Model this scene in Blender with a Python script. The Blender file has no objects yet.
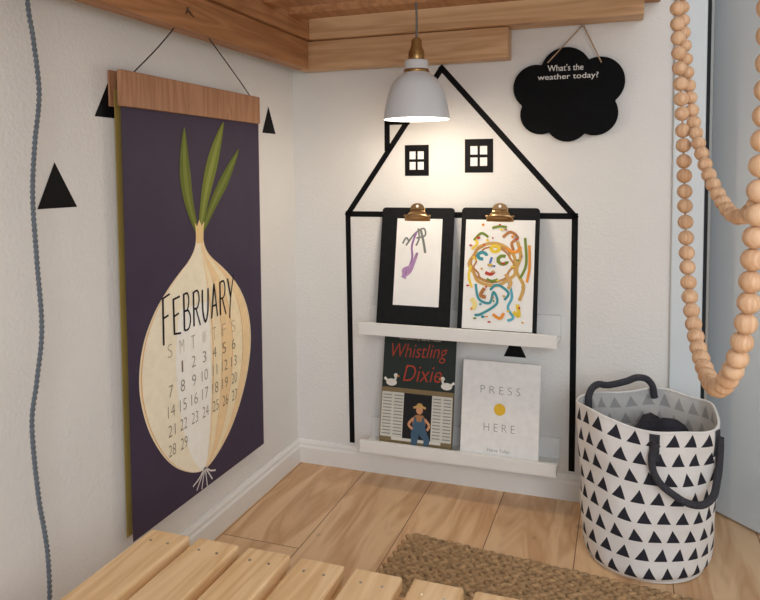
import bpy, bmesh, math, random
from mathutils import Matrix, Vector
random.seed(4)
S=bpy.context.scene; COL=S.collection
try:
    S.view_settings.view_transform='Standard'
    S.view_settings.look='None'
except Exception: pass

# ---------------------------------------------------------------- materials
def lin(c):
    return tuple(((x/255)/12.92 if x/255<=.04045 else ((x/255+.055)/1.055)**2.4) for x in c)+(1,)
def base(name,rough=.6,spec=.3):
    m=bpy.data.materials.new(name); m.use_nodes=True
    nt=m.node_tree; b=nt.nodes['Principled BSDF']; b.inputs['Roughness'].default_value=rough
    b.inputs['Specular IOR Level'].default_value=spec
    return m,nt,b
def N(nt,t,**k):
    n=nt.nodes.new(t)
    for a,v in k.items(): setattr(n,a,v)
    return n
def mat(name,c,rough=.6,var=.06,scale=30,bump=.0,bscale=200,metal=0,spec=.3):
    m,nt,b=base(name,rough,spec)
    tc=N(nt,'ShaderNodeTexCoord'); no=N(nt,'ShaderNodeTexNoise'); no.inputs['Scale'].default_value=scale
    no.inputs['Detail'].default_value=3
    nt.links.new(tc.outputs['Object'],no.inputs['Vector'])
    cr=N(nt,'ShaderNodeValToRGB'); l=lin(c)
    cr.color_ramp.elements[0].position=.3; cr.color_ramp.elements[1].position=.7
    cr.color_ramp.elements[0].color=tuple(x*(1-var) for x in l[:3])+(1,)
    cr.color_ramp.elements[1].color=tuple(min(1,x*(1+var)) for x in l[:3])+(1,)
    nt.links.new(no.outputs['Fac'],cr.inputs[0]); nt.links.new(cr.outputs[0],b.inputs['Base Color'])
    b.inputs['Metallic'].default_value=metal
    if bump:
        n2=N(nt,'ShaderNodeTexNoise'); n2.inputs['Scale'].default_value=bscale; n2.inputs['Detail'].default_value=4
        nt.links.new(tc.outputs['Object'],n2.inputs['Vector'])
        bp=N(nt,'ShaderNodeBump'); bp.inputs['Strength'].default_value=bump; bp.inputs['Distance'].default_value=.004
        nt.links.new(n2.outputs['Fac'],bp.inputs['Height']); nt.links.new(bp.outputs[0],b.inputs['Normal'])
    return m
def wood(name,c1,c2,axis=0,scale=1.,rough=.5,knots=True):
    m,nt,b=base(name,rough,.35)
    tc=N(nt,'ShaderNodeTexCoord'); mp=N(nt,'ShaderNodeMapping')
    sc=[14*scale]*3; sc[axis]=1.1*scale; mp.inputs['Scale'].default_value=sc
    nt.links.new(tc.outputs['Object'],mp.inputs['Vector'])
    no=N(nt,'ShaderNodeTexNoise'); no.inputs['Scale'].default_value=1.6; no.inputs['Detail'].default_value=2; no.inputs['Distortion'].default_value=.6
    nt.links.new(mp.outputs[0],no.inputs['Vector'])
    mul=N(nt,'ShaderNodeMath',operation='MULTIPLY'); mul.inputs[1].default_value=9
    fr=N(nt,'ShaderNodeMath',operation='PINGPONG'); fr.inputs[1].default_value=1
    nt.links.new(no.outputs['Fac'],mul.inputs[0]); nt.links.new(mul.outputs[0],fr.inputs[0])
    fi=N(nt,'ShaderNodeTexNoise'); fi.inputs['Scale'].default_value=9; fi.inputs['Detail'].default_value=4
    nt.links.new(mp.outputs[0],fi.inputs['Vector'])
    mx=N(nt,'ShaderNodeMath',operation='MULTIPLY_ADD'); mx.inputs[1].default_value=.5
    f2=N(nt,'ShaderNodeMath',operation='MULTIPLY'); f2.inputs[1].default_value=.5
    nt.links.new(fi.outputs['Fac'],f2.inputs[0])
    nt.links.new(fr.outputs[0],mx.inputs[0]); nt.links.new(f2.outputs[0],mx.inputs[2])
    cr=N(nt,'ShaderNodeValToRGB'); cr.color_ramp.elements[0].position=.2; cr.color_ramp.elements[1].position=.85
    cr.color_ramp.elements[0].color=lin(c1); cr.color_ramp.elements[1].color=lin(c2)
    nt.links.new(mx.outputs[0],cr.inputs[0]); last=cr.outputs[0]
    if knots:
        mp2=N(nt,'ShaderNodeMapping'); s2=[9.]*3; s2[axis]=4.; mp2.inputs['Scale'].default_value=s2
        nt.links.new(tc.outputs['Object'],mp2.inputs['Vector'])
        vo=N(nt,'ShaderNodeTexVoronoi'); vo.inputs['Scale'].default_value=.8; vo.inputs['Randomness'].default_value=1
        nt.links.new(mp2.outputs[0],vo.inputs['Vector'])
        r2=N(nt,'ShaderNodeValToRGB'); r2.color_ramp.elements[0].position=.05; r2.color_ramp.elements[1].position=.14
        r2.color_ramp.elements[0].color=(.28,.14,.06,1); r2.color_ramp.elements[1].color=(1,1,1,1)
        nt.links.new(vo.outputs['Distance'],r2.inputs[0])
        mm=N(nt,'ShaderNodeMix',data_type='RGBA',blend_type='MULTIPLY'); mm.inputs[0].default_value=.65
        nt.links.new(last,mm.inputs[6]); nt.links.new(r2.outputs[0],mm.inputs[7]); last=mm.outputs[2]
    nt.links.new(last,b.inputs['Base Color'])
    return m

M={}
M['wall']=mat('wall_paint',(230,229,226),.75,.015,6,.45,130)
M['white']=mat('white_paint',(236,235,232),.45,.02,8)
M['door']=mat('door_paint',(212,220,224),.4,.02,4)
M['black']=mat('black_tape',(12,12,14),.6,.2,40,spec=.15)
M['board']=mat('black_board',(24,25,27),.65,.15,60,spec=.15)
M['chalk']=mat('chalkboard_paint',(13,14,16),.75,.2,30,spec=.12)
M['paper']=mat('paper',(240,239,236),.7,.02,20)
M['purple']=mat('poster_purple',(68,58,78),.6,.05,12,spec=.2)
M['olive']=mat('poster_back_sheet',(176,152,84),.6,.06,12)
M['brass']=mat('brass',(170,136,88),.35,.05,30,metal=1)
M['clip']=mat('clip_metal',(190,160,118),.25,.05,30,metal=1)
M['nickel']=mat('nickel',(170,160,150),.3,.05,30,metal=1)
M['shade']=mat('enamel_white',(222,226,230),.3,.01,10,spec=.5)
M['cord']=mat('grey_cord',(112,120,128),.8,.25,400,.5,900)
M['dcord']=mat('lamp_cord',(120,118,116),.7,.1,100)
M['string']=mat('string',(60,50,45),.8,.2,100)
M['jutestring']=mat('twine',(176,150,120),.8,.2,100)
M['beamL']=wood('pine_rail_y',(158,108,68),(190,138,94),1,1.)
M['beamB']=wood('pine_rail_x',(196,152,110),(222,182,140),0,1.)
M['hanger']=wood('hanger_wood',(158,112,80),(184,138,104),1,1.5,knots=False)
M['bench']=wood('bench_pine',(222,180,128),(244,210,164),1,1.,.42)
M['bead']=wood('bead_wood',(206,162,124),(230,194,158),2,3,.5,knots=False)
M['jute']=mat('jute',(180,148,110),.95,.35,60,.8,500)
M['handle']=mat('handle_fabric',(62,62,68),.9,.2,200,.5,400)
M['dark']=mat('dark_gap',(40,42,46),.9,.05,10)
M['cloth']=mat('dark_cloth',(46,46,54),.95,.3,30,.6,200)
cols={}
def C(r,g,b):
    k=(r,g,b)
    if k not in cols: cols[k]=mat('ink_%02x%02x%02x'%k,k,.65,.04,60,spec=.2)
    return cols[k]

def floor_mat():
    m,nt,b=base('floor_planks',.36,.35)
    tc=N(nt,'ShaderNodeTexCoord')
    mp=N(nt,'ShaderNodeMapping'); mp.inputs['Rotation'].default_value=(0,0,math.pi/2); mp.inputs['Location'].default_value=(.35,-.02,0)
    nt.links.new(tc.outputs['Object'],mp.inputs['Vector'])
    br=N(nt,'ShaderNodeTexBrick'); br.offset=.37; br.inputs['Scale'].default_value=1
    br.inputs['Brick Width'].default_value=1.3; br.inputs['Row Height'].default_value=.21
    br.inputs['Mortar Size'].default_value=.0013; br.inputs['Mortar Smooth'].default_value=.2
    br.inputs['Color1'].default_value=(.0,.0,.0,1); br.inputs['Color2'].default_value=(1,1,1,1); br.inputs['Mortar'].default_value=(.5,.5,.5,1)
    nt.links.new(mp.outputs[0],br.inputs['Vector'])
    m2=N(nt,'ShaderNodeMapping'); m2.inputs['Scale'].default_value=(11,1.5,1)
    nt.links.new(tc.outputs['Object'],m2.inputs['Vector'])
    ad=N(nt,'ShaderNodeVectorMath',operation='MULTIPLY_ADD'); ad.inputs[1].default_value=(7,7,7)
    nt.links.new(br.outputs['Color'],ad.inputs[0]); nt.links.new(m2.outputs[0],ad.inputs[2])
    no=N(nt,'ShaderNodeTexNoise'); no.inputs['Scale'].default_value=1.2; no.inputs['Detail'].default_value=3; no.inputs['Distortion'].default_value=1.4
    nt.links.new(ad.outputs[0],no.inputs['Vector'])
    mu=N(nt,'ShaderNodeMath',operation='MULTIPLY'); mu.inputs[1].default_value=5
    pp=N(nt,'ShaderNodeMath',operation='PINGPONG'); pp.inputs[1].default_value=1
    nt.links.new(no.outputs['Fac'],mu.inputs[0]); nt.links.new(mu.outputs[0],pp.inputs[0])
    cr=N(nt,'ShaderNodeValToRGB'); cr.color_ramp.elements[0].position=.0; cr.color_ramp.elements[1].position=.8
    cr.color_ramp.elements[0].color=lin((208,162,118)); cr.color_ramp.elements[1].color=lin((234,198,156))
    nt.links.new(pp.outputs[0],cr.inputs[0])
    vo=N(nt,'ShaderNodeTexVoronoi'); vo.inputs['Scale'].default_value=5.
    m3=N(nt,'ShaderNodeMapping'); m3.inputs['Scale'].default_value=(1.5,1,0); nt.links.new(tc.outputs['Object'],m3.inputs['Vector']); nt.links.new(m3.outputs[0],vo.inputs['Vector'])
    r2=N(nt,'ShaderNodeValToRGB'); r2.color_ramp.elements[0].position=.025; r2.color_ramp.elements[1].position=.085
    r2.color_ramp.elements[0].color=(.3,.16,.08,1); r2.color_ramp.elements[1].color=(1,1,1,1)
    nt.links.new(vo.outputs['Distance'],r2.inputs[0])
    mm=N(nt,'ShaderNodeMix',data_type='RGBA',blend_type='MULTIPLY'); mm.inputs[0].default_value=.7
    nt.links.new(cr.outputs[0],mm.inputs[6]); nt.links.new(r2.outputs[0],mm.inputs[7])
    hv=N(nt,'ShaderNodeHueSaturation'); sub=N(nt,'ShaderNodeMapRange'); sub.inputs[3].default_value=.94; sub.inputs[4].default_value=1.05
    nt.links.new(br.outputs['Color'],sub.inputs[0]); nt.links.new(sub.outputs[0],hv.inputs['Value']); nt.links.new(mm.outputs[2],hv.inputs['Color'])
    m5=N(nt,'ShaderNodeMix',data_type='RGBA'); m5.inputs[7].default_value=lin((130,90,60))
    nt.links.new(br.outputs['Fac'],m5.inputs[0]); nt.links.new(hv.outputs[0],m5.inputs[6])
    nt.links.new(m5.outputs[2],b.inputs['Base Color'])
    return m
M['floor']=floor_mat()

def basket_mat(name,bg,fg):
    m,nt,b=base(name,.85,.1)
    uv=N(nt,'ShaderNodeUVMap'); sp=N(nt,'ShaderNodeSeparateXYZ'); nt.links.new(uv.outputs[0],sp.inputs[0])
    def mth(op,a,bv=None,cc=None):
        n=N(nt,'ShaderNodeMath',operation=op)
        for i,v in enumerate((a,bv,cc)):
            if v is None: continue
            if isinstance(v,(int,float)): n.inputs[i].default_value=v
            else: nt.links.new(v,n.inputs[i])
        return n.outputs[0]
    u,v=sp.outputs[0],sp.outputs[1]
    row=mth('FLOOR',v); fv=mth('FRACT',v)
    off=mth('FRACT',mth('MULTIPLY',row,.43))
    fu=mth('FRACT',mth('ADD',u,off))
    d=mth('ABSOLUTE',mth('SUBTRACT',fu,.5))
    lim=mth('MULTIPLY',mth('SUBTRACT',.84,fv),.38/.68)
    k1=mth('LESS_THAN',d,lim); k2=mth('GREATER_THAN',fv,.16)
    k=mth('MULTIPLY',k1,k2)
    mx=N(nt,'ShaderNodeMix',data_type='RGBA'); mx.inputs[6].default_value=lin(bg); mx.inputs[7].default_value=lin(fg)
    nt.links.new(k,mx.inputs[0]); nt.links.new(mx.outputs[2],b.inputs['Base Color'])
    tc=N(nt,'ShaderNodeTexCoord'); n2=N(nt,'ShaderNodeTexNoise'); n2.inputs['Scale'].default_value=14
    nt.links.new(tc.outputs['Object'],n2.inputs['Vector'])
    bp=N(nt,'ShaderNodeBump'); bp.inputs['Strength'].default_value=.8; bp.inputs['Distance'].default_value=.014
    nt.links.new(n2.outputs['Fac'],bp.inputs['Height']); nt.links.new(bp.outputs[0],b.inputs['Normal'])
    return m
M['bk_out']=basket_mat('basket_canvas',(234,231,228),(50,50,58))
M['bk_in']=basket_mat('basket_lining',(210,209,206),(172,171,172))

# ---------------------------------------------------------------- geometry helpers
def link(o,parent=None,mw=None):
    COL.objects.link(o)
    if parent: o.parent=parent
    if mw is not None: o.matrix_local=mw
    return o
def empty(name,mw=None):
    e=bpy.data.objects.new(name,None); e.empty_display_size=.05; link(e)
    if mw is not None: e.matrix_world=mw
    return e
def mesh(name,vs,fs,m,parent=None,smooth=False,mw=None):
    me=bpy.data.meshes.new(name); me.from_pydata([tuple(v) for v in vs],[],fs); me.update()
    if smooth: me.polygons.foreach_set('use_smooth',[True]*len(me.polygons))
    if m: me.materials.append(m)
    o=bpy.data.objects.new(name,me); return link(o,parent,mw)
def box(name,lo,hi,m,parent=None,bev=0,mw=None):
    bm=bmesh.new(); bmesh.ops.create_cube(bm,size=1)
    lo=Vector(lo);hi=Vector(hi);c=(lo+hi)/2;d=hi-lo
    for v in bm.verts: v.co=Vector((v.co.x*d.x,v.co.y*d.y,v.co.z*d.z))
    if bev: bmesh.ops.bevel(bm,geom=bm.edges[:],offset=bev,segments=2,profile=.5,affect='EDGES')
    for v in bm.verts: v.co+=c
    me=bpy.data.meshes.new(name); bm.to_mesh(me); bm.free(); me.materials.append(m)
    o=bpy.data.objects.new(name,me); return link(o,parent,mw)
def revolve(name,prof,n,m,parent=None,mw=None,smooth=True):
    vs=[];fs=[]
    for r,z in prof:
        for i in range(n):
            a=2*math.pi*i/n; vs.append((r*math.cos(a),r*math.sin(a),z))
    for j in range(len(prof)-1):
        for i in range(n):
            k=(i+1)%n; fs.append((j*n+i,j*n+k,(j+1)*n+k,(j+1)*n+i))
    return mesh(name,vs,fs,m,parent,smooth,mw)
def tube(name,pts,r,m,parent=None,cyc=False,res=10,mw=None,bezier=True):
    cu=bpy.data.curves.new(name,'CURVE'); cu.dimensions='3D'; cu.bevel_depth=r; cu.bevel_resolution=3; cu.use_fill_caps=True
    if bezier:
        sp=cu.splines.new('BEZIER'); sp.bezier_points.add(len(pts)-1)
        for p,q in zip(sp.bezier_points,pts): p.co=q; p.handle_left_type=p.handle_right_type='AUTO'
        sp.resolution_u=res
    else:
        sp=cu.splines.new('POLY'); sp.points.add(len(pts)-1)
        for p,q in zip(sp.points,pts): p.co=tuple(q)+(1,)
    sp.use_cyclic_u=cyc
    o=bpy.data.objects.new(name+'_c',cu); COL.objects.link(o)
    dg=bpy.context.evaluated_depsgraph_get(); me=bpy.data.meshes.new_from_object(o.evaluated_get(dg))
    bpy.data.objects.remove(o); me.materials.clear(); me.materials.append(m)
    me.polygons.foreach_set('use_smooth',[True]*len(me.polygons))
    return link(bpy.data.objects.new(name,me),parent,mw)
def poly(name,pts,m,parent,z=0,th=0):
    from mathutils.geometry import tessellate_polygon
    n=len(pts); tris=tessellate_polygon([[Vector((p[0],p[1],0)) for p in pts]])
    area=sum(pts[i][0]*pts[(i+1)%n][1]-pts[(i+1)%n][0]*pts[i][1] for i in range(n))
    fs=[]
    for t in tris:
        a=[Vector(pts[i]) for i in t]
        s=(a[1].x-a[0].x)*(a[2].y-a[0].y)-(a[2].x-a[0].x)*(a[1].y-a[0].y)
        fs.append(tuple(t) if s>0 else tuple(reversed(t)))
    vs=[(p[0],p[1],z) for p in pts]
    if th:
        vs+=[(p[0],p[1],z-th) for p in pts]
        fs+=[tuple(reversed([i+n for i in f])) for f in fs]
        for i in range(n):
            j=(i+1)%n
            fs.append((i,i+n,j+n,j) if area>0 else (j,j+n,i+n,i))
    return mesh(name,vs,fs,m,parent)
def rect(name,x0,y0,x1,y1,m,parent,z=0,th=0): return poly(name,[(x0,y0),(x1,y0),(x1,y1),(x0,y1)],m,parent,z,th)
def spl(pts,n=8):
    out=[];P=[pts[0]]+list(pts)+[pts[-1]]
    for i in range(1,len(P)-2):
        for k in range(n):
            t=k/n; p0,p1,p2,p3=P[i-1],P[i],P[i+1],P[i+2]
            out.append(tuple(.5*((2*b)+(-a+c)*t+(2*a-5*b+4*c-d)*t*t+(-a+3*b-3*c+d)*t**3) for a,b,c,d in zip(p0,p1,p2,p3)))
    out.append(tuple(pts[-1])); return out
def ribbon(name,pts,w,m,parent,z=0,smooth=True,taper=False):
    if smooth and len(pts)>2: pts=spl(pts)
    vs=[];fs=[];n=len(pts)
    for i,p in enumerate(pts):
        a=pts[max(0,i-1)];b=pts[min(n-1,i+1)]
        dx,dy=b[0]-a[0],b[1]-a[1];L=math.hypot(dx,dy) or 1
        ww=w(i/(n-1)) if callable(w) else w
        nx,ny=-dy/L*ww/2,dx/L*ww/2
        vs+=[(p[0]+nx,p[1]+ny,z),(p[0]-nx,p[1]-ny,z)]
    for i in range(n-1): fs.append((2*i,2*i+1,2*i+3,2*i+2))
    return mesh(name,vs,fs,m,parent)
def disc(name,x,y,rx,ry,m,parent,z=0,n=24,th=0):
    return poly(name,[(x+rx*math.cos(2*math.pi*i/n),y+ry*math.sin(2*math.pi*i/n)) for i in range(n)],m,parent,z,th)
def text(name,s,x0,y0,w,h,m,parent,z=0,rot=0,shear=0,off=0):
    cu=bpy.data.curves.new(name,'FONT'); cu.body=s; cu.size=1; cu.shear=shear; cu.offset=off; cu.resolution_u=4; cu.align_x='CENTER'
    o=bpy.data.objects.new(name+'_c',cu); COL.objects.link(o)
    dg=bpy.context.evaluated_depsgraph_get(); me=bpy.data.meshes.new_from_object(o.evaluated_get(dg)); bpy.data.objects.remove(o)
    xs=[v.co.x for v in me.vertices];ys=[v.co.y for v in me.vertices]
    W=max(xs)-min(xs);Hh=max(ys)-min(ys)
    sx=w/W if w else h/Hh; sy=h/Hh if h else w/W
    mx,my=min(xs),min(ys)
    c,sn=math.cos(rot),math.sin(rot)
    for v in me.vertices:
        a=(v.co.x-mx)*sx-W*sx/2; b=(v.co.y-my)*sy-Hh*sy/2
        v.co=(x0+W*sx/2+a*c-b*sn, y0+Hh*sy/2+a*sn+b*c, z)
    me.materials.clear(); me.materials.append(m)
    return link(bpy.data.objects.new(name,me),parent)
def M_left(x,y,z): return Matrix(((0,0,1,x),(1,0,0,y),(0,1,0,z),(0,0,0,1)))
def M_back(x,y,z): return Matrix(((1,0,0,x),(0,0,-1,y),(0,1,0,z),(0,0,0,1)))

# ---------------------------------------------------------------- room
box('floor',(-.1,-3.6,-.05),(2.9,.9,0),M['floor'])
box('wall_left',(-.1,-3.6,0),(0,.1,2.4),M['wall'])
box('wall_back',(0,0,0),(1.15,.1,2.4),M['wall'])
box('wall_right',(2.8,-3.6,0),(2.9,.9,2.4),M['wall'])
box('wall_hall',(1.15,.8,0),(2.8,.9,2.4),M['wall'])
box('ceiling',(-.1,-3.6,2.4),(2.9,.9,2.45),M['white'])
def baseboard(name,L,mw):
    prof=[(0,0),(.014,0),(.014,.048),(.010,.054),(.010,.062),(.005,.07),(0,.07)]
    n=len(prof); vs=[(0,p[0],p[1]) for p in prof]+[(L,p[0],p[1]) for p in prof]
    fs=[(i,(i+1)%n,(i+1)%n+n,i+n) for i in range(n)]+[tuple(range(n-1,-1,-1)),tuple(range(n,2*n))]
    o=mesh(name,vs,fs,M['white']); o.matrix_world=mw; return o
baseboard('baseboard_back',1.07,Matrix(((1,0,0,0),(0,-1,0,0),(0,0,1,0),(0,0,0,1))))
baseboard('baseboard_left',3.6,Matrix(((0,1,0,0),(-1,0,0,0),(0,0,1,0),(0,0,0,1))))
box('trim_1',(1.075,-.016,0),(1.15,0,2.1),M['door'],bev=.003)
box('door_gap_shade',(1.150,-.016,0),(1.158,.1,2.1),M['dark'])  # dark-coloured strip painting the shade of the gap between casing and door
d=empty('door_1',Matrix.Translation((1.172,.062,0))@Matrix.Rotation(math.radians(-46.3),4,'Z'))
box('leaf',(0,0,.006),(.80,.036,2.03),M['door'],d,.002)
revolve('knob',[(0,.0),(.012,.0),(.010,.03),(.022,.04),(.026,.055),(.018,.068),(0,.07)],20,M['nickel'],d,Matrix.Translation((.74,0,1.0))@Matrix.Rotation(math.radians(90),4,'X'))

# ---------------------------------------------------------------- loft bed frame overhead
lr=empty('wooden_ledger_rail',Matrix.Translation((0,-1.0,1.2)))
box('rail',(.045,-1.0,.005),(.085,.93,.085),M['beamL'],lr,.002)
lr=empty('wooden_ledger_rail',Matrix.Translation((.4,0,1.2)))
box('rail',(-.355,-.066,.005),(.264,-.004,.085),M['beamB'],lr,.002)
b=empty('loft_bed_frame',Matrix.Translation((0,0,1.2)))
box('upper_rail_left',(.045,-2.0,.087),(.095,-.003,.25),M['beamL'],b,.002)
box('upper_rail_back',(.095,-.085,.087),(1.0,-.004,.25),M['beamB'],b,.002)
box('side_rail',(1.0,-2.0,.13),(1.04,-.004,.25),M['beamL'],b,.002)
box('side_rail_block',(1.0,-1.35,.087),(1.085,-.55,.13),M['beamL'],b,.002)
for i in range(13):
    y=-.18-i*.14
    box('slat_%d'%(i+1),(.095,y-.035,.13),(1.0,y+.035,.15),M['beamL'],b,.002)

# ---------------------------------------------------------------- washi-tape house on the wall
h=empty('tape_house_outline',M_back(.5,-.0008,.6))
def hp(x,z): return (x-.5,z-.6)
T=.0165
A,Bp,AP=hp(.177,.779),hp(.835,.781),hp(.466,1.197)
def tape(n,p,q,w=T): ribbon(n,[p,q],w,M['black'],h,0,False)
tape('crossbar',(A[0]-.008,A[1]),(Bp[0]+.008,Bp[1]))
tape('wall_strip_left',A,hp(.184,.078)); tape('wall_strip_right',Bp,hp(.832,.078))
tape('roof_left',(A[0]-.004,A[1]-.006),(AP[0]+.003,AP[1]+.001)); tape('roof_right',(AP[0]-.004,AP[1]+.005),(Bp[0]+.004,Bp[1]-.006))
tape('chimney_side',hp(.303,.965),hp(.303,1.052)); tape('chimney_top',hp(.296,1.047),hp(.372,1.047),.013)
for i,(x0,x1,za,zb) in enumerate([(.357,.429,.892,.981),(.534,.614,.900,.994)]):
    x0-=.5;x1-=.5;za-=.6;zb-=.6
    rect('window_tape_%d'%(i+1),x0,za,x1,zb,M['black'],h,.0002)
    w=x1-x0;hh=zb-za
    for a in (0,1):
        for c in (0,1):
            xx=x0+w*(.2+.34*a); zz=za+hh*(.2+.34*c)
            rect('pane_%d%d%d'%(i,a,c),xx,zz,xx+w*.25,zz+hh*.25,M['paper'],h,.0005)

def tri(y0,y1,za,ya,zb):
    return poly('triangle_wall_sticker',[(y0-(y0+y1)/2,0),(y1-(y0+y1)/2,0),(ya-(y0+y1)/2,zb-za)],M['black'],None,0)
for (y0,y1,za,ya,zb) in [(-.996,-.903,.842,-.954,.924),(-.851,-.76,1.013,-.80,1.102),(-.198,-.119,1.016,-.16,1.092)]:
    tri(y0,y1,za,ya,zb).matrix_world=M_left(.0008,(y0+y1)/2,za)
tri(.645,.708,.384,.676,.45).matrix_world=M_back(.6765,-.0008,.384)

# ---------------------------------------------------------------- onion calendar poster
oy,oz=-.533,.6
cal=empty('onion_calendar_poster',M_left(0,oy,oz))
def c(y,z): return (y-oy,z-oz)
def cbox(n,y0,y1,za,zb,x0,x1,m,bev=0): return box(n,(y0-oy,za-oz,x0),(y1-oy,zb-oz,x1),m,cal,bev)
def sheet(n,y0,y1,za,zb,x,m):
    return box(n,(y0-oy,za-oz,x-.0008),(y1-oy,zb-oz,x),m,cal)
sheet('back_sheet',-.802,-.262,.158,1.07,.007,M['olive'])
sheet('front_sheet',-.802,-.258,.152,1.07,.0225,M['purple'])
cbox('hanger_bar',-.814,-.268,1.035,1.106,.0235,.034,M['hanger'],.002)
cbox('hanger_bar_rear',-.814,-.268,1.035,1.106,.002,.0062,M['hanger'],.001)
Z=.0232
W=[(.775,.016),(.76,.0145),(.74,.017),(.72,.028),(.70,.05),(.68,.082),(.65,.125),(.61,.170),(.56,.205),(.51,.222),(.46,.226),(.41,.217),(.36,.198),(.31,.168),(.27,.135),(.24,.10),(.215,.058),(.202,.025),(.198,.003)]
W=spl(W,4); oc=-.546
def seg(n,f1,f2,m,z,zt=9,zb=-9):
    pts=[(oc+f1*w,zz) for zz,w in W if zb<=zz<=zt]+[(oc+f2*w,zz) for zz,w in reversed(W) if zb<=zz<=zt]
    poly(n,[c(*p) for p in pts],m,cal,z)
seg('onion_skin',-1,1,C(250,234,198),Z)
seg('onion_light',-.96,.18,C(250,241,216),Z+.0003)
seg('onion_white',-.45,.15,C(254,252,244),Z+.0005,.60)
seg('onion_peach',.40,.58,C(248,218,170),Z+.0004)
seg('onion_peach_b',.84,.95,C(248,220,174),Z+.0004)
for i,f in enumerate([.2,.38,.59,.82,.97,-.97]):
    seg('onion_line_%d'%i,f-.005,f+.007,C(236,186,124),Z+.0006)
def leaf(n,pts,wm,m1,m2):
    P=spl([c(*p) for p in pts],8)
    wf=lambda t: .010+ (wm-.010)*math.sin(min(1,t*1.6)*math.pi/2) if t<.55 else max(.0005,wm*(1-((t-.55)/.45)**1.6))
    ribbon(n,P,wf,m1,cal,Z,False)
    ribbon(n+'_rib',P,lambda t:.35*wf(t),m2,cal,Z+.0003,False)
leaf('leaf_1',[(-.554,.765),(-.585,.84),(-.598,.92),(-.596,1.008)],.042,C(104,116,46),C(126,136,62))
leaf('leaf_2',[(-.545,.765),(-.515,.86),(-.475,.95),(-.432,1.03)],.046,C(116,128,52),C(140,150,72))
leaf('leaf_3',[(-.535,.765),(-.485,.83),(-.420,.90),(-.362,.966)],.036,C(98,112,44),C(120,130,60))
poly('onion_neck',[c(*p) for p in [(-.562,.775),(-.566,.79),(-.556,.78),(-.547,.795),(-.538,.78),(-.526,.79),(-.530,.775),(-.532,.74),(-.56,.74)]],C(238,208,150),cal,Z+.0008)
for i,(dx,dz) in enumerate([(-.05,-.018),(-.035,-.034),(-.015,-.04),(.008,-.042),(.03,-.034),(.045,-.018)]):
    ribbon('root_%d'%i,[c(oc,.204),c(oc+dx*.5,.19+dz*.2),c(oc+dx,.196+dz)],.004,C(226,222,220),cal,Z+.001)
ink=C(34,28,34)
# hand-lettered month built from pen strokes
LT={'F':[[(0,0),(.02,1)],[(-.12,.97),(1,1.04)],[(-.02,.56),(.75,.6)]],
'E':[[(.05,0),(.0,1)],[(-.05,.98),(.95,1.02)],[(0,.5),(.75,.56)],[(0,.02),(1,-.02)]],
'B':[[(.05,0),(.05,1)],[(.05,.98),(.6,.98),(.8,.78),(.55,.55),(.05,.52)],[(.05,.52),(.7,.5),(1,.26),(.7,.02),(.05,.0)]],
'R':[[(.05,0),(.05,1)],[(.05,.98),(.7,1),(.95,.76),(.65,.52),(.05,.5)],[(.4,.5),(1.05,-.03)]],
'U':[[(0,1),(.02,.35),(.4,-.02),(.85,.3),(.95,1)]],
'A':[[(-.02,0),(.5,1.05)],[(.5,1.05),(1.02,0)],[(.15,.36),(.86,.38)]],
'Y':[[(-.05,1.02),(.48,.5)],[(1.08,1.08),(.5,.5),(.2,-.08)]]}
s='FEBRUARY'; x=-.690
for i,ch in enumerate(s):
    w=.025; hgt=[.104,.080,.084,.080,.076,.078,.082,.092][i]
    zb=[.532,.547,.548,.550,.553,.554,.554,.546][i]
    for k,st in enumerate(LT[ch]):
        P=[c(x+p[0]*w,zb+p[1]*hgt) for p in st]
        ribbon('month_%d_%d'%(i,k),P,.0062 if k==0 else .0046,ink,cal,Z+.0012+.00005*k,len(P)>2)
    x+=.0372
days='SMTWTFS'
for i,ch in enumerate(days):
    text('day_%d'%i,ch,-.677+i*.0435-oy,.500-oz,.016,.030,C(186,172,150),cal,Z+.0012,off=-.02)
n=1;colx=1;r=0
num=C(128,112,90)
while n<=29:
    t=str(n); w=.0055 if t=='1' else (.015 if n<10 else (.019 if n==11 else .025))
    text('date_%d'%n,t,-.669+colx*.0435-w/2-oy,.456-r*.0440-oz,w,.026,num,cal,Z+.0012,off=-.018)
    n+=1;colx+=1
    if colx>6: colx=0;r+=1
tube('string',[(-.770-oy,1.106-oz,.03),(-.72-oy,1.165-oz,.055),(-.664-oy,1.246-oz,.0875)],.0014,M['string'],cal)
tube('string_b',[(-.315-oy,1.106-oz,.03),(-.40-oy,1.137-oz,.048),(-.664-oy,1.246-oz,.0875)],.0014,M['string'],cal)
disc('nail',-.664-oy,1.248-oz,.004,.004,M['nickel'],cal,.089,12,.003)

# ---------------------------------------------------------------- picture ledges
def ledge(z):
    e=empty('picture_ledge_shelf',Matrix.Translation((.5265,0,z)))
    L=.274
    box('base',(-L,-.115,0),(L,-.001,.012),M['white'],e,.001)
    box('front_lip',(-L,-.115,.010),(L,-.103,.034),M['white'],e,.001)
    box('back_panel',(-L,-.012,.010),(L,-.001,.066),M['white'],e,.001)
    return e
ledge(.444); ledge(.1035)

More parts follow.
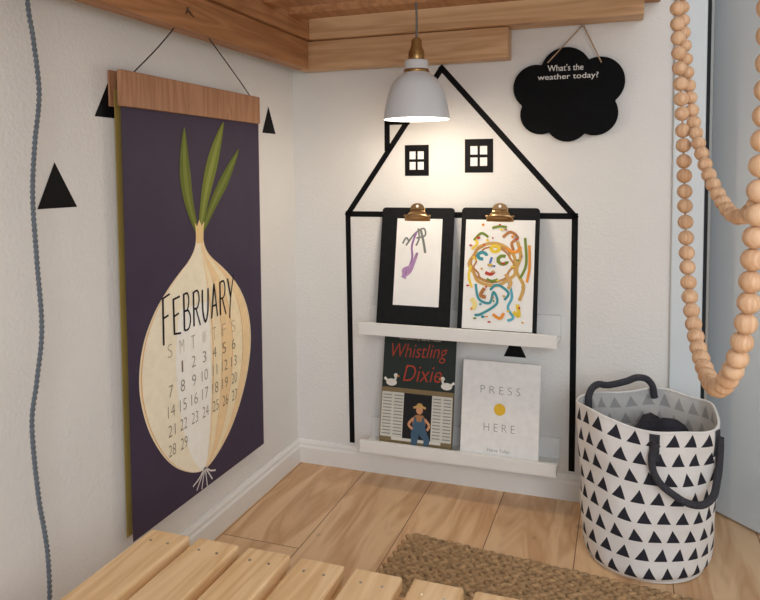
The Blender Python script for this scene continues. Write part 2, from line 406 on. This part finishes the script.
# ---------------------------------------------------------------- clipboards
def clipboard(x0,x1,z,hgt,ang):
    w=x1-x0
    e=empty('clipboard',M_back((x0+x1)/2,-.084,z)@Matrix.Rotation(-ang,4,'X'))
    hw=w/2
    def rr(a,b,cx,cy,r,n=5):
        return [(cx+r*math.cos(a+(b-a)*i/n),cy+r*math.sin(a+(b-a)*i/n)) for i in range(n+1)]
    r=.010
    pts=rr(-math.pi/2,0,hw-r,r,r)+rr(0,math.pi/2,hw-r,hgt-r,r)+rr(math.pi/2,math.pi,-hw+r,hgt-r,r)+rr(math.pi,1.5*math.pi,-hw+r,r,r)
    poly('board',pts,M['board'],e,.003,.003)
    vs=[];fs=[];nx,ny=20,14
    for j in range(ny+1):
        v=j/ny; y=hgt-.040+.040*v
        for i in range(nx+1):
            q=i/nx*2-1; half=.038 if v<.25 else .038-.016*min(1,(v-.25)/.5)
            hump=.004+.012*math.exp(-((v-.42)/.22)**2)*(1-.55*abs(q)**3)+.004*v
            vs.append((q*half,y,hump))
    for j in range(ny):
        for i in range(nx): a=j*(nx+1)+i; fs.append((a,a+1,a+nx+2,a+nx+1))
    o=mesh('clip_body',vs,fs,M['clip'],e,True); sm=o.modifiers.new('s','SOLIDIFY'); sm.thickness=.001
    poly('clip_lever',[(-.020,hgt-.006),(.020,hgt-.006)]+[(.020*math.cos(a),hgt-.002+.014*math.sin(a)) for a in [math.pi*i/12 for i in range(13)]],M['clip'],e,.0125,.001)
    disc('clip_hole',0,hgt+.003,.004,.004,M['paper'],e,.0128,14)
    tube('clip_spring',[(-.040,hgt-.024,.007),(.040,hgt-.024,.007)],.0035,M['clip'],e,bezier=False)
    return e
a1=clipboard(.294,.509,.457,.350,.20)
rect('paper',-.060,.070,.074,.318,M['paper'],a1,.0045,.0006)
pu=C(150,110,160);gr=C(120,124,118)
for k,(pts,w,m) in enumerate([([(-.03,.24),(-.005,.275),(.02,.29),(.025,.27),(.0,.262)],.005,gr),([(.012,.285),(.022,.25),(.028,.22)],.007,gr),([(.004,.29),(.008,.262),(.0,.24)],.005,gr),
    ([(.0,.28),(-.012,.24),(-.01,.2),(-.03,.15)],.006,pu),([(-.03,.15),(-.01,.17),(.005,.22),(-.012,.185),(-.035,.17),(-.026,.145)],.006,C(186,150,190)),([(-.034,.148),(-.026,.175),(-.014,.165),(-.004,.20)],.009,C(176,138,184)),([(-.02,.25),(-.03,.262),(-.04,.245)],.005,gr)]):
    ribbon('scribble_%d'%k,pts,w,m,a1,.0049+.0002*k)
a2=clipboard(.530,.745,.457,.352,.20)
rect('paper',-.094,.018,.096,.318,M['paper'],a2,.0045,.0006)
rnd=random.Random(3)
k=0
def sc(pts,w,col):
    global k; ribbon('paint_%d'%k,pts,w,C(*col),a2,.0049+.00008*k); k+=1
br=(176,120,70);te=(70,150,160);bl=(80,120,190);gn=(120,140,60);org=(230,150,60);ye=(235,205,70);rd=(190,70,56);gd=(206,166,96)
circ=lambda x,y,rx,ry,a0=0,a1=6.3,n=14:[(x+rx*math.cos(a0+(a1-a0)*i/n)*(1+.08*math.sin(3*i)),y+ry*math.sin(a0+(a1-a0)*i/n)) for i in range(n+1)]
sc(circ(-.015,.195,.062,.058),.009,gd); sc(circ(-.015,.195,.05,.048,.4,5.0),.005,br); sc(circ(-.018,.198,.056,.052,2,7.4),.006,(190,140,84))
sc(circ(-.045,.218,.012,.009,0,5),.009,te); sc(circ(.012,.208,.013,.011,1,6),.009,gn); sc([(-.018,.215),(-.022,.195),(-.008,.19)],.006,bl)
sc([(-.035,.172),(-.02,.168),(-.01,.176)],.009,rd); sc(circ(-.01,.238,.011,.008),.009,ye)
sc([(-.06,.14),(-.05,.10),(-.02,.09),(-.01,.12),(.0,.09),(-.04,.06),(-.06,.055)],.007,te)
sc([(-.02,.125),(.0,.14),(.03,.12),(.02,.10)],.007,te); sc([(.03,.15),(.04,.11),(.03,.08),(.045,.055),(.03,.045)],.007,(90,170,190))
sc([(.05,.26),(.06,.22),(.05,.18),(.07,.14),(.06,.10)],.009,gd); sc([(.07,.27),(.075,.20),(.06,.16)],.007,gn); sc([(.082,.25),(.084,.19),(.078,.15)],.007,org)
sc([(.01,.27),(.03,.285),(.05,.27),(.035,.255),(.04,.235)],.008,br); sc([(-.07,.26),(-.05,.28),(-.03,.27)],.007,gn); sc([(-.02,.295),(0,.30),(.02,.298)],.007,gn)
sc([(-.075,.235),(-.06,.25),(-.065,.262)],.007,ye); sc([(-.035,.13),(-.045,.11),(-.03,.105)],.010,br)
sc([(.055,.09),(.06,.06),(.045,.07)],.010,ye); sc([(.02,.24),(.045,.23),(.06,.245)],.008,org); sc([(-.075,.19),(-.08,.16),(-.07,.13)],.007,ye)
sc([(-.07,.10),(-.06,.085),(-.065,.07)],.012,(236,220,140)); sc([(.02,.17),(.035,.15),(.03,.13)],.010,(214,170,110)); sc([(-.01,.06),(.01,.05),(.02,.065)],.008,org); sc([(.0,.155),(-.015,.15),(-.03,.155)],.006,gn)
for i in range(40):
    x=rnd.uniform(-.085,.085);y=rnd.uniform(.035,.305)
    disc('dot_%d'%i,x,y,rnd.uniform(.002,.006),rnd.uniform(.002,.004),C(*rnd.choice([te,gn,ye,org,rd,gd,br])),a2,.0049+.003,10)

# ---------------------------------------------------------------- books
def book(name,x0,x1,z,hgt,th,ang,m,yb=-.085):
    e=empty(name,M_back((x0+x1)/2,yb,z)@Matrix.Rotation(-ang,4,'X'))
    hw=(x1-x0)/2
    box('cover_front',(-hw,0,th-.002),(hw,hgt,th),m,e,.0007)
    box('cover_back',(-hw,0,0),(hw,hgt,.002),m,e,.0007)
    box('spine',(-hw,0,0),(-hw+.002,hgt,th),m,e,.0007)
    box('pages',(-hw+.002,.003,.0019),(hw-.003,hgt-.003,th-.0019),M['paper'],e)
    return e,hw,th
e,hw,th=book('farm_picture_book',.303,.516,.117,.318,.010,.2,C(46,54,50))
z=th+.0003
rect('cover_lower',-hw,0,hw,.168,C(132,114,82),e,z)
for i in range(12): rect('brick_%d'%i,-hw,.004+i*.0135,hw,.0055+i*.0135,C(108,90,64),e,z+.0002)
text('author',"Illustrated by Barry Moser",-.06,.304,.125,.008,C(200,190,170),e,z+.0004)
text('title_a','Whistling',-.082,.244,.166,.052,C(176,68,50),e,z+.0004,rot=.04,shear=.3,off=-.01)
text('title_b','Dixie',-.045,.190,.115,.046,C(176,68,50),e,z+.0004,rot=.04,shear=.3,off=-.01)
def duck(x,y,f):
    w=C(236,232,222)
    disc('duck_body',x,y,.016,.010,w,e,z+.0006); disc('duck_head',x+f*.012,y+.02,.006,.006,w,e,z+.0006)
    ribbon('duck_neck',[(x+f*.008,y+.004),(x+f*.012,y+.012),(x+f*.012,y+.02)],.006,w,e,z+.0006)
    ribbon('duck_tail',[(x-f*.010,y+.002),(x-f*.022,y+.012)],.007,w,e,z+.0006)
    ribbon('duck_bill',[(x+f*.016,y+.02),(x+f*.023,y+.018)],.004,C(220,140,50),e,z+.0007)
duck(-.078,.182,1); duck(.085,.184,-1)
rect('window_dark',-.038,.03,.045,.155,C(34,34,36),e,z+.0006)
for sx,(xa,xb) in enumerate([(-.104,-.038),(.045,.104)]):
    rect('shutter_%d'%sx,xa,.03,xb,.155,C(206,204,194),e,z+.0006)
    for q in (0,1):
        ww=(xb-xa)/2
        for j in range(13): rect('louver_%d_%d_%d'%(sx,q,j),xa+.004+q*ww,.037+j*.009,xa+ww-.003+q*ww,.040+j*.009,C(140,140,134),e,z+.0008)
rect('sill',-.070,.022,.075,.030,C(216,212,200),e,z+.0009)
disc('boy_head',.010,.112,.010,.012,C(206,150,112),e,z+.0012)
ribbon('boy_hat',[(-.008,.117),(.010,.122),(.028,.118)],.006,C(196,160,96),e,z+.0016); disc('boy_hat_crown',.010,.124,.009,.007,C(186,150,90),e,z+.0015)
poly('boy_shirt',[(-.008,.060),(-.010,.088),(.0,.098),(.020,.098),(.030,.088),(.028,.060)],C(170,120,80),e,z+.001)
poly('boy_overalls',[(-.004,.092),(.001,.092),(.003,.080),(.017,.080),(.019,.092),(.025,.092),(.030,.06),(.044,.030),(.036,.002),(.024,.002),(.026,.028),(.012,.045),(.004,.002),(-.010,.002),(-.012,.045)],C(70,96,118),e,z+.0012)
ribbon('boy_arm',[(-.007,.088),(-.02,.070),(-.008,.058)],.007,C(206,150,112),e,z+.0013); ribbon('boy_arm_b',[(.027,.088),(.040,.072),(.034,.058)],.007,C(206,150,112),e,z+.0013)
e,hw,th=book('dot_picture_book',.540,.752,.117,.264,.012,.19,C(238,237,234))
z=th+.0003;g=C(82,82,86)
text('title_press','P R E S S',-.054,.178,.108,.020,g,e,z,off=-.025)
text('title_here','H E R E',-.042,.078,.084,.020,g,e,z,off=-.025)
disc('yellow_dot',0,.137,.016,.016,C(236,190,60),e,z,28)
text('author_line','Herve Tullet',-.03,.024,.06,.008,C(150,150,150),e,z)

# ---------------------------------------------------------------- cloud chalkboard
cl=empty('cloud_chalkboard',M_back(.814,-.004,1.106))
cs=[(-.005,.058,.066),(-.083,.022,.060),(.080,.030,.064),(.070,-.052,.058),(.0,-.068,.057),(-.070,-.050,.054),(0,0,.07)]
pts=[]
for i in range(160):
    a=2*math.pi*i/160; dx,dy=math.cos(a),math.sin(a); best=0
    for (x,y,r) in cs:
        bq=dx*x+dy*y; disc_=bq*bq-(x*x+y*y-r*r)
        if disc_>0: best=max(best,bq+math.sqrt(disc_))
    pts.append((best*dx,best*dy))
poly('board',pts,M['chalk'],cl,.012,.011)
text('chalk_text_a',"What's the",-.052,.062,.092,.017,C(226,226,222),cl,.0125,off=.004)
text('chalk_text_b',"weather today?",-.078,.036,.156,.019,C(226,226,222),cl,.0125,off=.004)
tube('twine_l',[(-.052,.085,.014),(.038,.180,.006)],.0018,M['jutestring'],cl,bezier=False)
tube('twine_r',[(.085,.078,.014),(.038,.180,.006)],.0018,M['jutestring'],cl,bezier=False)
disc('nail',.038,.180,.004,.004,M['nickel'],cl,.010,12,.012)

# ---------------------------------------------------------------- pendant lamp
lp=empty('pendant_lamp',Matrix.Translation((.466,-.25,1.034)))
out=[(.083,0),(.0825,.006),(.080,.022),(.076,.042),(.071,.062),(.065,.080),(.057,.094),(.047,.104),(.038,.110),(.032,.114),(.030,.118),(.030,.142),(.0285,.146),(.016,.147)]
inn=[(r-.002,zz-.0015) for r,zz in reversed(out)]; inn[-1]=(.0815,0)
revolve('shade',out+inn+[out[0]],56,M['shade'],lp)
revolve('collar',[(.0305,.115),(.032,.117),(.032,.122),(.0305,.124)],40,M['brass'],lp)
revolve('socket',[(.0,.146),(.019,.146),(.020,.149),(.020,.167),(.016,.175),(.013,.183),(.0135,.195),(.006,.203),(0,.203)],28,M['brass'],lp)
revolve('bulb_socket',[(0,.14),(.016,.14),(.016,.075),(0,.075)],20,M['shade'],lp)
mb=bpy.data.materials.new('bulb_glow'); mb.use_nodes=True; nt=mb.node_tree; bb=nt.nodes['Principled BSDF']
bb.inputs['Emission Color'].default_value=(1,.86,.66,1); bb.inputs['Emission Strength'].default_value=14
bs=[(.001,.008)]+[(.030*math.sin(t),.036-.028*math.cos(t)) for t in [i*math.pi/14 for i in range(1,11)]]+[(.014,.072),(.0,.078)]
revolve('bulb',bs,24,mb,lp)
tube('cord',[(0,0,.202),(.001,0,.24),(0,0,.290)],.0028,M['dcord'],lp,)
pl=bpy.data.lights.new('bulb_light','POINT'); pl.energy=3.2; pl.color=(1,.83,.64); pl.shadow_soft_size=.045
o=bpy.data.objects.new('bulb_light',pl); link(o,lp,Matrix.Translation((0,0,-.002)))

# ---------------------------------------------------------------- bead garland
def beads(name,pts,r,cap):
    P=spl(pts,40); acc=[P[0]];d=0
    for i in range(1,len(P)):
        d+=(Vector(P[i])-Vector(P[i-1])).length
        if d>=2*r*.98: acc.append(P[i]); d=0
    vs=[];fs=[];nu,nv=16,10
    for p in acc:
        q=len(vs)
        for j in range(nv+1):
            th=math.pi*j/nv
            for i in range(nu):
                ph=2*math.pi*i/nu; vs.append((p[0]+r*math.sin(th)*math.cos(ph),p[1]+r*math.sin(th)*math.sin(ph),p[2]+r*math.cos(th)))
        for j in range(nv):
            for i in range(nu): fs.append((q+j*nu+i,q+j*nu+(i+1)%nu,q+(j+1)*nu+(i+1)%nu,q+(j+1)*nu+i))
    mesh(name,vs,fs,M['bead'],cap,True)
    tube(name+'_string',P[::3],.0015,M['jutestring'],cap,bezier=False)
g=empty('wooden_bead_garland')
beads('strand_a',[(1.045,-.70,1.278),(1.034,-.716,1.171),(1.044,-.748,.949),(1.047,-.786,.811),(1.050,-.844,.714),(1.056,-.931,.656),(1.0625,-1.036,.644),(1.070,-1.115,.6875),(1.076,-1.152,.749),(1.078,-1.169,.822),(1.080,-1.185,.90),(1.082,-1.199,1.002),(1.077,-1.21,1.12),(1.06,-1.22,1.278)],.0114,g)
beads('strand_b',[(1.052,-.67,1.278),(1.045,-.68,1.16),(1.057,-.735,.995),(1.069,-.794,.9165),(1.085,-.855,.862),(1.098,-.926,.840),(1.1095,-.995,.864),(1.118,-1.05,.93),(1.118,-1.09,1.08),(1.07,-1.11,1.278)],.0106,g)

# ---------------------------------------------------------------- fabric basket
bk=empty('triangle_print_fabric_basket',Matrix.Translation((1.013,-.222,0)))
nA=144;nZ=44;Hk=.350
def bkr(a,t):
    r=.142+.008*t+.002*math.sin(math.pi*t)
    r+=.0035*math.sin(3*a+1+2*t)+.0024*math.sin(7*a+5*t)*(.3+t)+.003*t*math.sin(2*a+2.2)
    r+=.0032*math.sin(10*t+2.5*math.sin(2*a+.7)+a)*math.sin(math.pi*t)+.0015*math.sin(17*t+3*a)*t
    return r
def rimz(a): return .009*math.sin(2*a+.5)+.004*math.sin(5*a+1)
def wallmesh(name,off,m,flip):
    vs=[];fs=[]
    for j in range(nZ+1):
        t=j/nZ
        for i in range(nA+1):
            a=2*math.pi*i/nA; r=bkr(a,t)-off
            if t<.07: r-=.014*(1-t/.07)**2
            zz=.003+t*Hk+t*rimz(a)
            vs.append((r*math.cos(a),r*math.sin(a)-.012*t,zz))
    for j in range(nZ):
        for i in range(nA):
            q=j*(nA+1)+i; f=(q,q+1,q+nA+2,q+nA+1); fs.append(f[::-1] if flip else f)
    o=mesh(name,vs,fs,m,bk,True); uv=o.data.uv_layers.new(name='UVMap')
    for l in o.data.loops:
        v=l.vertex_index; i=v%(nA+1); j=v//(nA+1); uv.data[l.index].uv=(i/nA*23+.08*math.sin(j*.4), j/nZ*8.0+.1*math.sin(i/nA*2*math.pi))
    return o
wallmesh('canvas_outer',0,M['bk_out'],False); wallmesh('canvas_lining',.0035,M['bk_in'],True)
tube('rim_hem',[((bkr(a,1)-.002)*math.cos(a),(bkr(a,1)-.002)*math.sin(a)-.012,.003+Hk+rimz(a)) for a in [2*math.pi*i/48 for i in range(48)]],.0028,C(232,230,228),bk,cyc=True,res=4)
disc('bottom',0,0,.132,.132,C(225,223,220),bk,.006,48,.003)
def bp(adeg,z,dr=0):
    a=math.radians(adeg); t=(z-.003)/Hk; r=bkr(a,min(1,t))+dr; return (r*math.cos(a),r*math.sin(a)-.012*t,z)
H1=M['handle']
tube('handle_front',[bp(-84,.328,.006),bp(-87,.290,.010),bp(-84,.255,.018),bp(-74,.228,.030),bp(-60,.208,.038),bp(-46,.212,.034),bp(-34,.238,.022),bp(-28,.28,.010),bp(-28,.328,.006)],.0078,H1,bk)
tube('handle_rear',[bp(165,.325,-.014),bp(160,.358,-.012),bp(148,.374,-.012),bp(130,.368,-.02),bp(112,.378,-.030),bp(96,.388,-.026),bp(84,.372,-.014),bp(80,.335,-.014)],.0085,H1,bk)
for a in (-85,-28):
    vs=[];fs=[]
    for j in range(6):
        for i in range(5): vs.append(bp(a-4+i*2.0,.284+j*.012,.0025))
    for j in range(5):
        for i in range(4): q=j*5+i; fs.append((q,q+1,q+6,q+5))
    mesh('handle_patch',vs,fs,H1,bk,True)
bm=bmesh.new(); bmesh.ops.create_icosphere(bm,subdivisions=4,radius=.1)
for v in bm.verts:
    p=v.co*30; q=1+.16*math.sin(p.x*1.3+p.y)+.12*math.sin(p.y*2.3-p.z*1.7)+.10*math.cos(p.z*3+p.x*2)
    v.co=Vector((v.co.x*q*.95,v.co.y*q*.9,v.co.z*q*1.05))+Vector((.02,-.02,.214))
me=bpy.data.meshes.new('stuffed_cloth'); bm.to_mesh(me); bm.free(); me.materials.append(M['cloth']); me.polygons.foreach_set('use_smooth',[True]*len(me.polygons))
link(bpy.data.objects.new('stuffed_cloth',me),bk)

# ---------------------------------------------------------------- braided jute rug
rg=empty('braided_jute_rug',Matrix.Translation((.467,-.335,0))@Matrix.Rotation(math.radians(-6),4,'Z'))
vs=[];fs=[];nu,nv=8,6
RW,RD=.80,.54; pr=.027; pc=.021
rows=int(RD/pr);colsn=int(RW/pc)
for j in range(rows):
    for i in range(colsn):
        for s_ in (-1,1):
            cx=(i+.5+.5*(s_>0))*pc+rnd.uniform(-.001,.001); cy=-(j+.5)*pr+s_*pr*.24
            ang=s_*math.radians(36)+rnd.uniform(-.2,.2)
            L=.0155+rnd.uniform(-.001,.001);Wd=.0075;Hh=.008; zc=.009+rnd.uniform(-.001,.0015)
            ca,sa=math.cos(ang),math.sin(ang);q=len(vs)
            for b_ in range(nv+1):
                th=math.pi*b_/nv
                for a_ in range(nu):
                    ph=2*math.pi*a_/nu
                    x=L*math.cos(th);y=Wd*math.sin(th)*math.cos(ph);zz=Hh*math.sin(th)*math.sin(ph)
                    vs.append((cx+x*ca-y*sa,cy+x*sa+y*ca,zc+zz))
            for b_ in range(nv):
                for a_ in range(nu): fs.append((q+b_*nu+a_,q+b_*nu+(a_+1)%nu,q+(b_+1)*nu+(a_+1)%nu,q+(b_+1)*nu+a_))
mesh('braid',vs,fs,M['jute'],rg,True)
box('rug_core',(.004,-RD+.004,.001),(RW-.004,-.004,.006),C(110,84,56),rg)

# ---------------------------------------------------------------- slatted pine bench
bn=empty('slatted_pine_bench',Matrix.Translation((.2,-.975,0)))
Lb=.80;zt=.3
for i in range(7):
    x0=.008+i*.0925
    box('slat_%d'%(i+1),(x0,-Lb-rnd.uniform(0,.004),zt-.022),(x0+.076,rnd.uniform(-.003,.003),zt),M['bench'],bn,.004)
    for yy in (-.035,-Lb+.035):
        for dx in (.022,.055): disc('screw_%d'%i,x0+dx,yy,.0024,.0024,M['nickel'],bn,zt+.0006,12,.001)
for k_,yy in enumerate((-.055,-Lb+.015)):
    box('cross_rail_%d'%k_,(.0,yy,zt-.075),(.65,yy+.04,zt-.022),M['bench'],bn,.002)
    for q_,xx in enumerate((.01,.60)): box('leg_%d%d'%(k_,q_),(xx,yy+.002,0),(xx+.042,yy+.038,zt-.07),M['bench'],bn,.002)

# ---------------------------------------------------------------- hanging grey cord (left)
base_pts=[(1.62,0),(1.4,.0),(1.2,.0),(1.12,.008),(1.035,.014),(.95,.004),(.865,-.002),(.76,.001),(.645,.005),(.56,-.006),(.49,-.016),(.37,-.010),(.30,-.002),(.25,.002),(.18,.002),(.08,-.006),(.012,.01)]
P=spl([(.045,-1.045+dy*1.3,zz) for zz,dy in base_pts],14)
cd=empty('twisted_grey_cord')
def fine(P0,ph):
    Q=spl([(p[0],p[1],p[2]) for p in P0[::4]]+[P0[-1]],20); L=0;o_=[]
    for i,p in enumerate(Q):
        if i: L+=(Vector(p)-Vector(Q[i-1])).length
        a=L/.018*2*math.pi+ph; o_.append((p[0]+.0019*math.cos(a),p[1]+.0019*math.sin(a),p[2]))
    return o_
tube('strand_a',fine(P,0),.0023,M['cord'],cd,bezier=False); tube('strand_b',fine(P,math.pi),.0023,M['cord'],cd,bezier=False)
box('wall_hook',(.0,-1.049,1.615),(.05,-1.041,1.623),M['nickel'],cd)

# ---------------------------------------------------------------- lights
w=bpy.data.worlds.new('World'); S.world=w; w.use_nodes=True
w.node_tree.nodes['Background'].inputs[0].default_value=(.72,.87,1,1); w.node_tree.nodes['Background'].inputs[1].default_value=.76
def area(name,loc,tgt,size,e,col):
    l=bpy.data.lights.new(name,'AREA'); l.energy=e; l.size=size; l.color=col
    o=bpy.data.objects.new(name,l); COL.objects.link(o); o.location=loc
    o.rotation_euler=(Vector(tgt)-Vector(loc)).to_track_quat('-Z','Y').to_euler()
area('window_daylight',(1.9,-3.4,1.5),(.6,0,.5),1.4,37,(.96,.97,1))

# ---------------------------------------------------------------- camera
cam=bpy.data.cameras.new('camera'); co=bpy.data.objects.new('camera',cam); COL.objects.link(co); S.camera=co
yaw,pitch,roll=.3382,.0578,-.0071
f=Vector((-math.sin(yaw)*math.cos(pitch),math.cos(yaw)*math.cos(pitch),-math.sin(pitch)))
r=Vector((math.cos(yaw),math.sin(yaw),0)); u=r.cross(f)
r2=math.cos(roll)*r+math.sin(roll)*u; u2=-math.sin(roll)*r+math.cos(roll)*u
mw=Matrix.Identity(4)
for i in range(3): mw[i][0]=r2[i]; mw[i][1]=u2[i]; mw[i][2]=-f[i]
mw[0][3],mw[1][3],mw[2][3]=.957,-1.928,.9
co.matrix_world=mw
cam.sensor_width=36; cam.lens=692.4/760*36; cam.shift_y=-(300-213.4)/760; cam.clip_start=.02
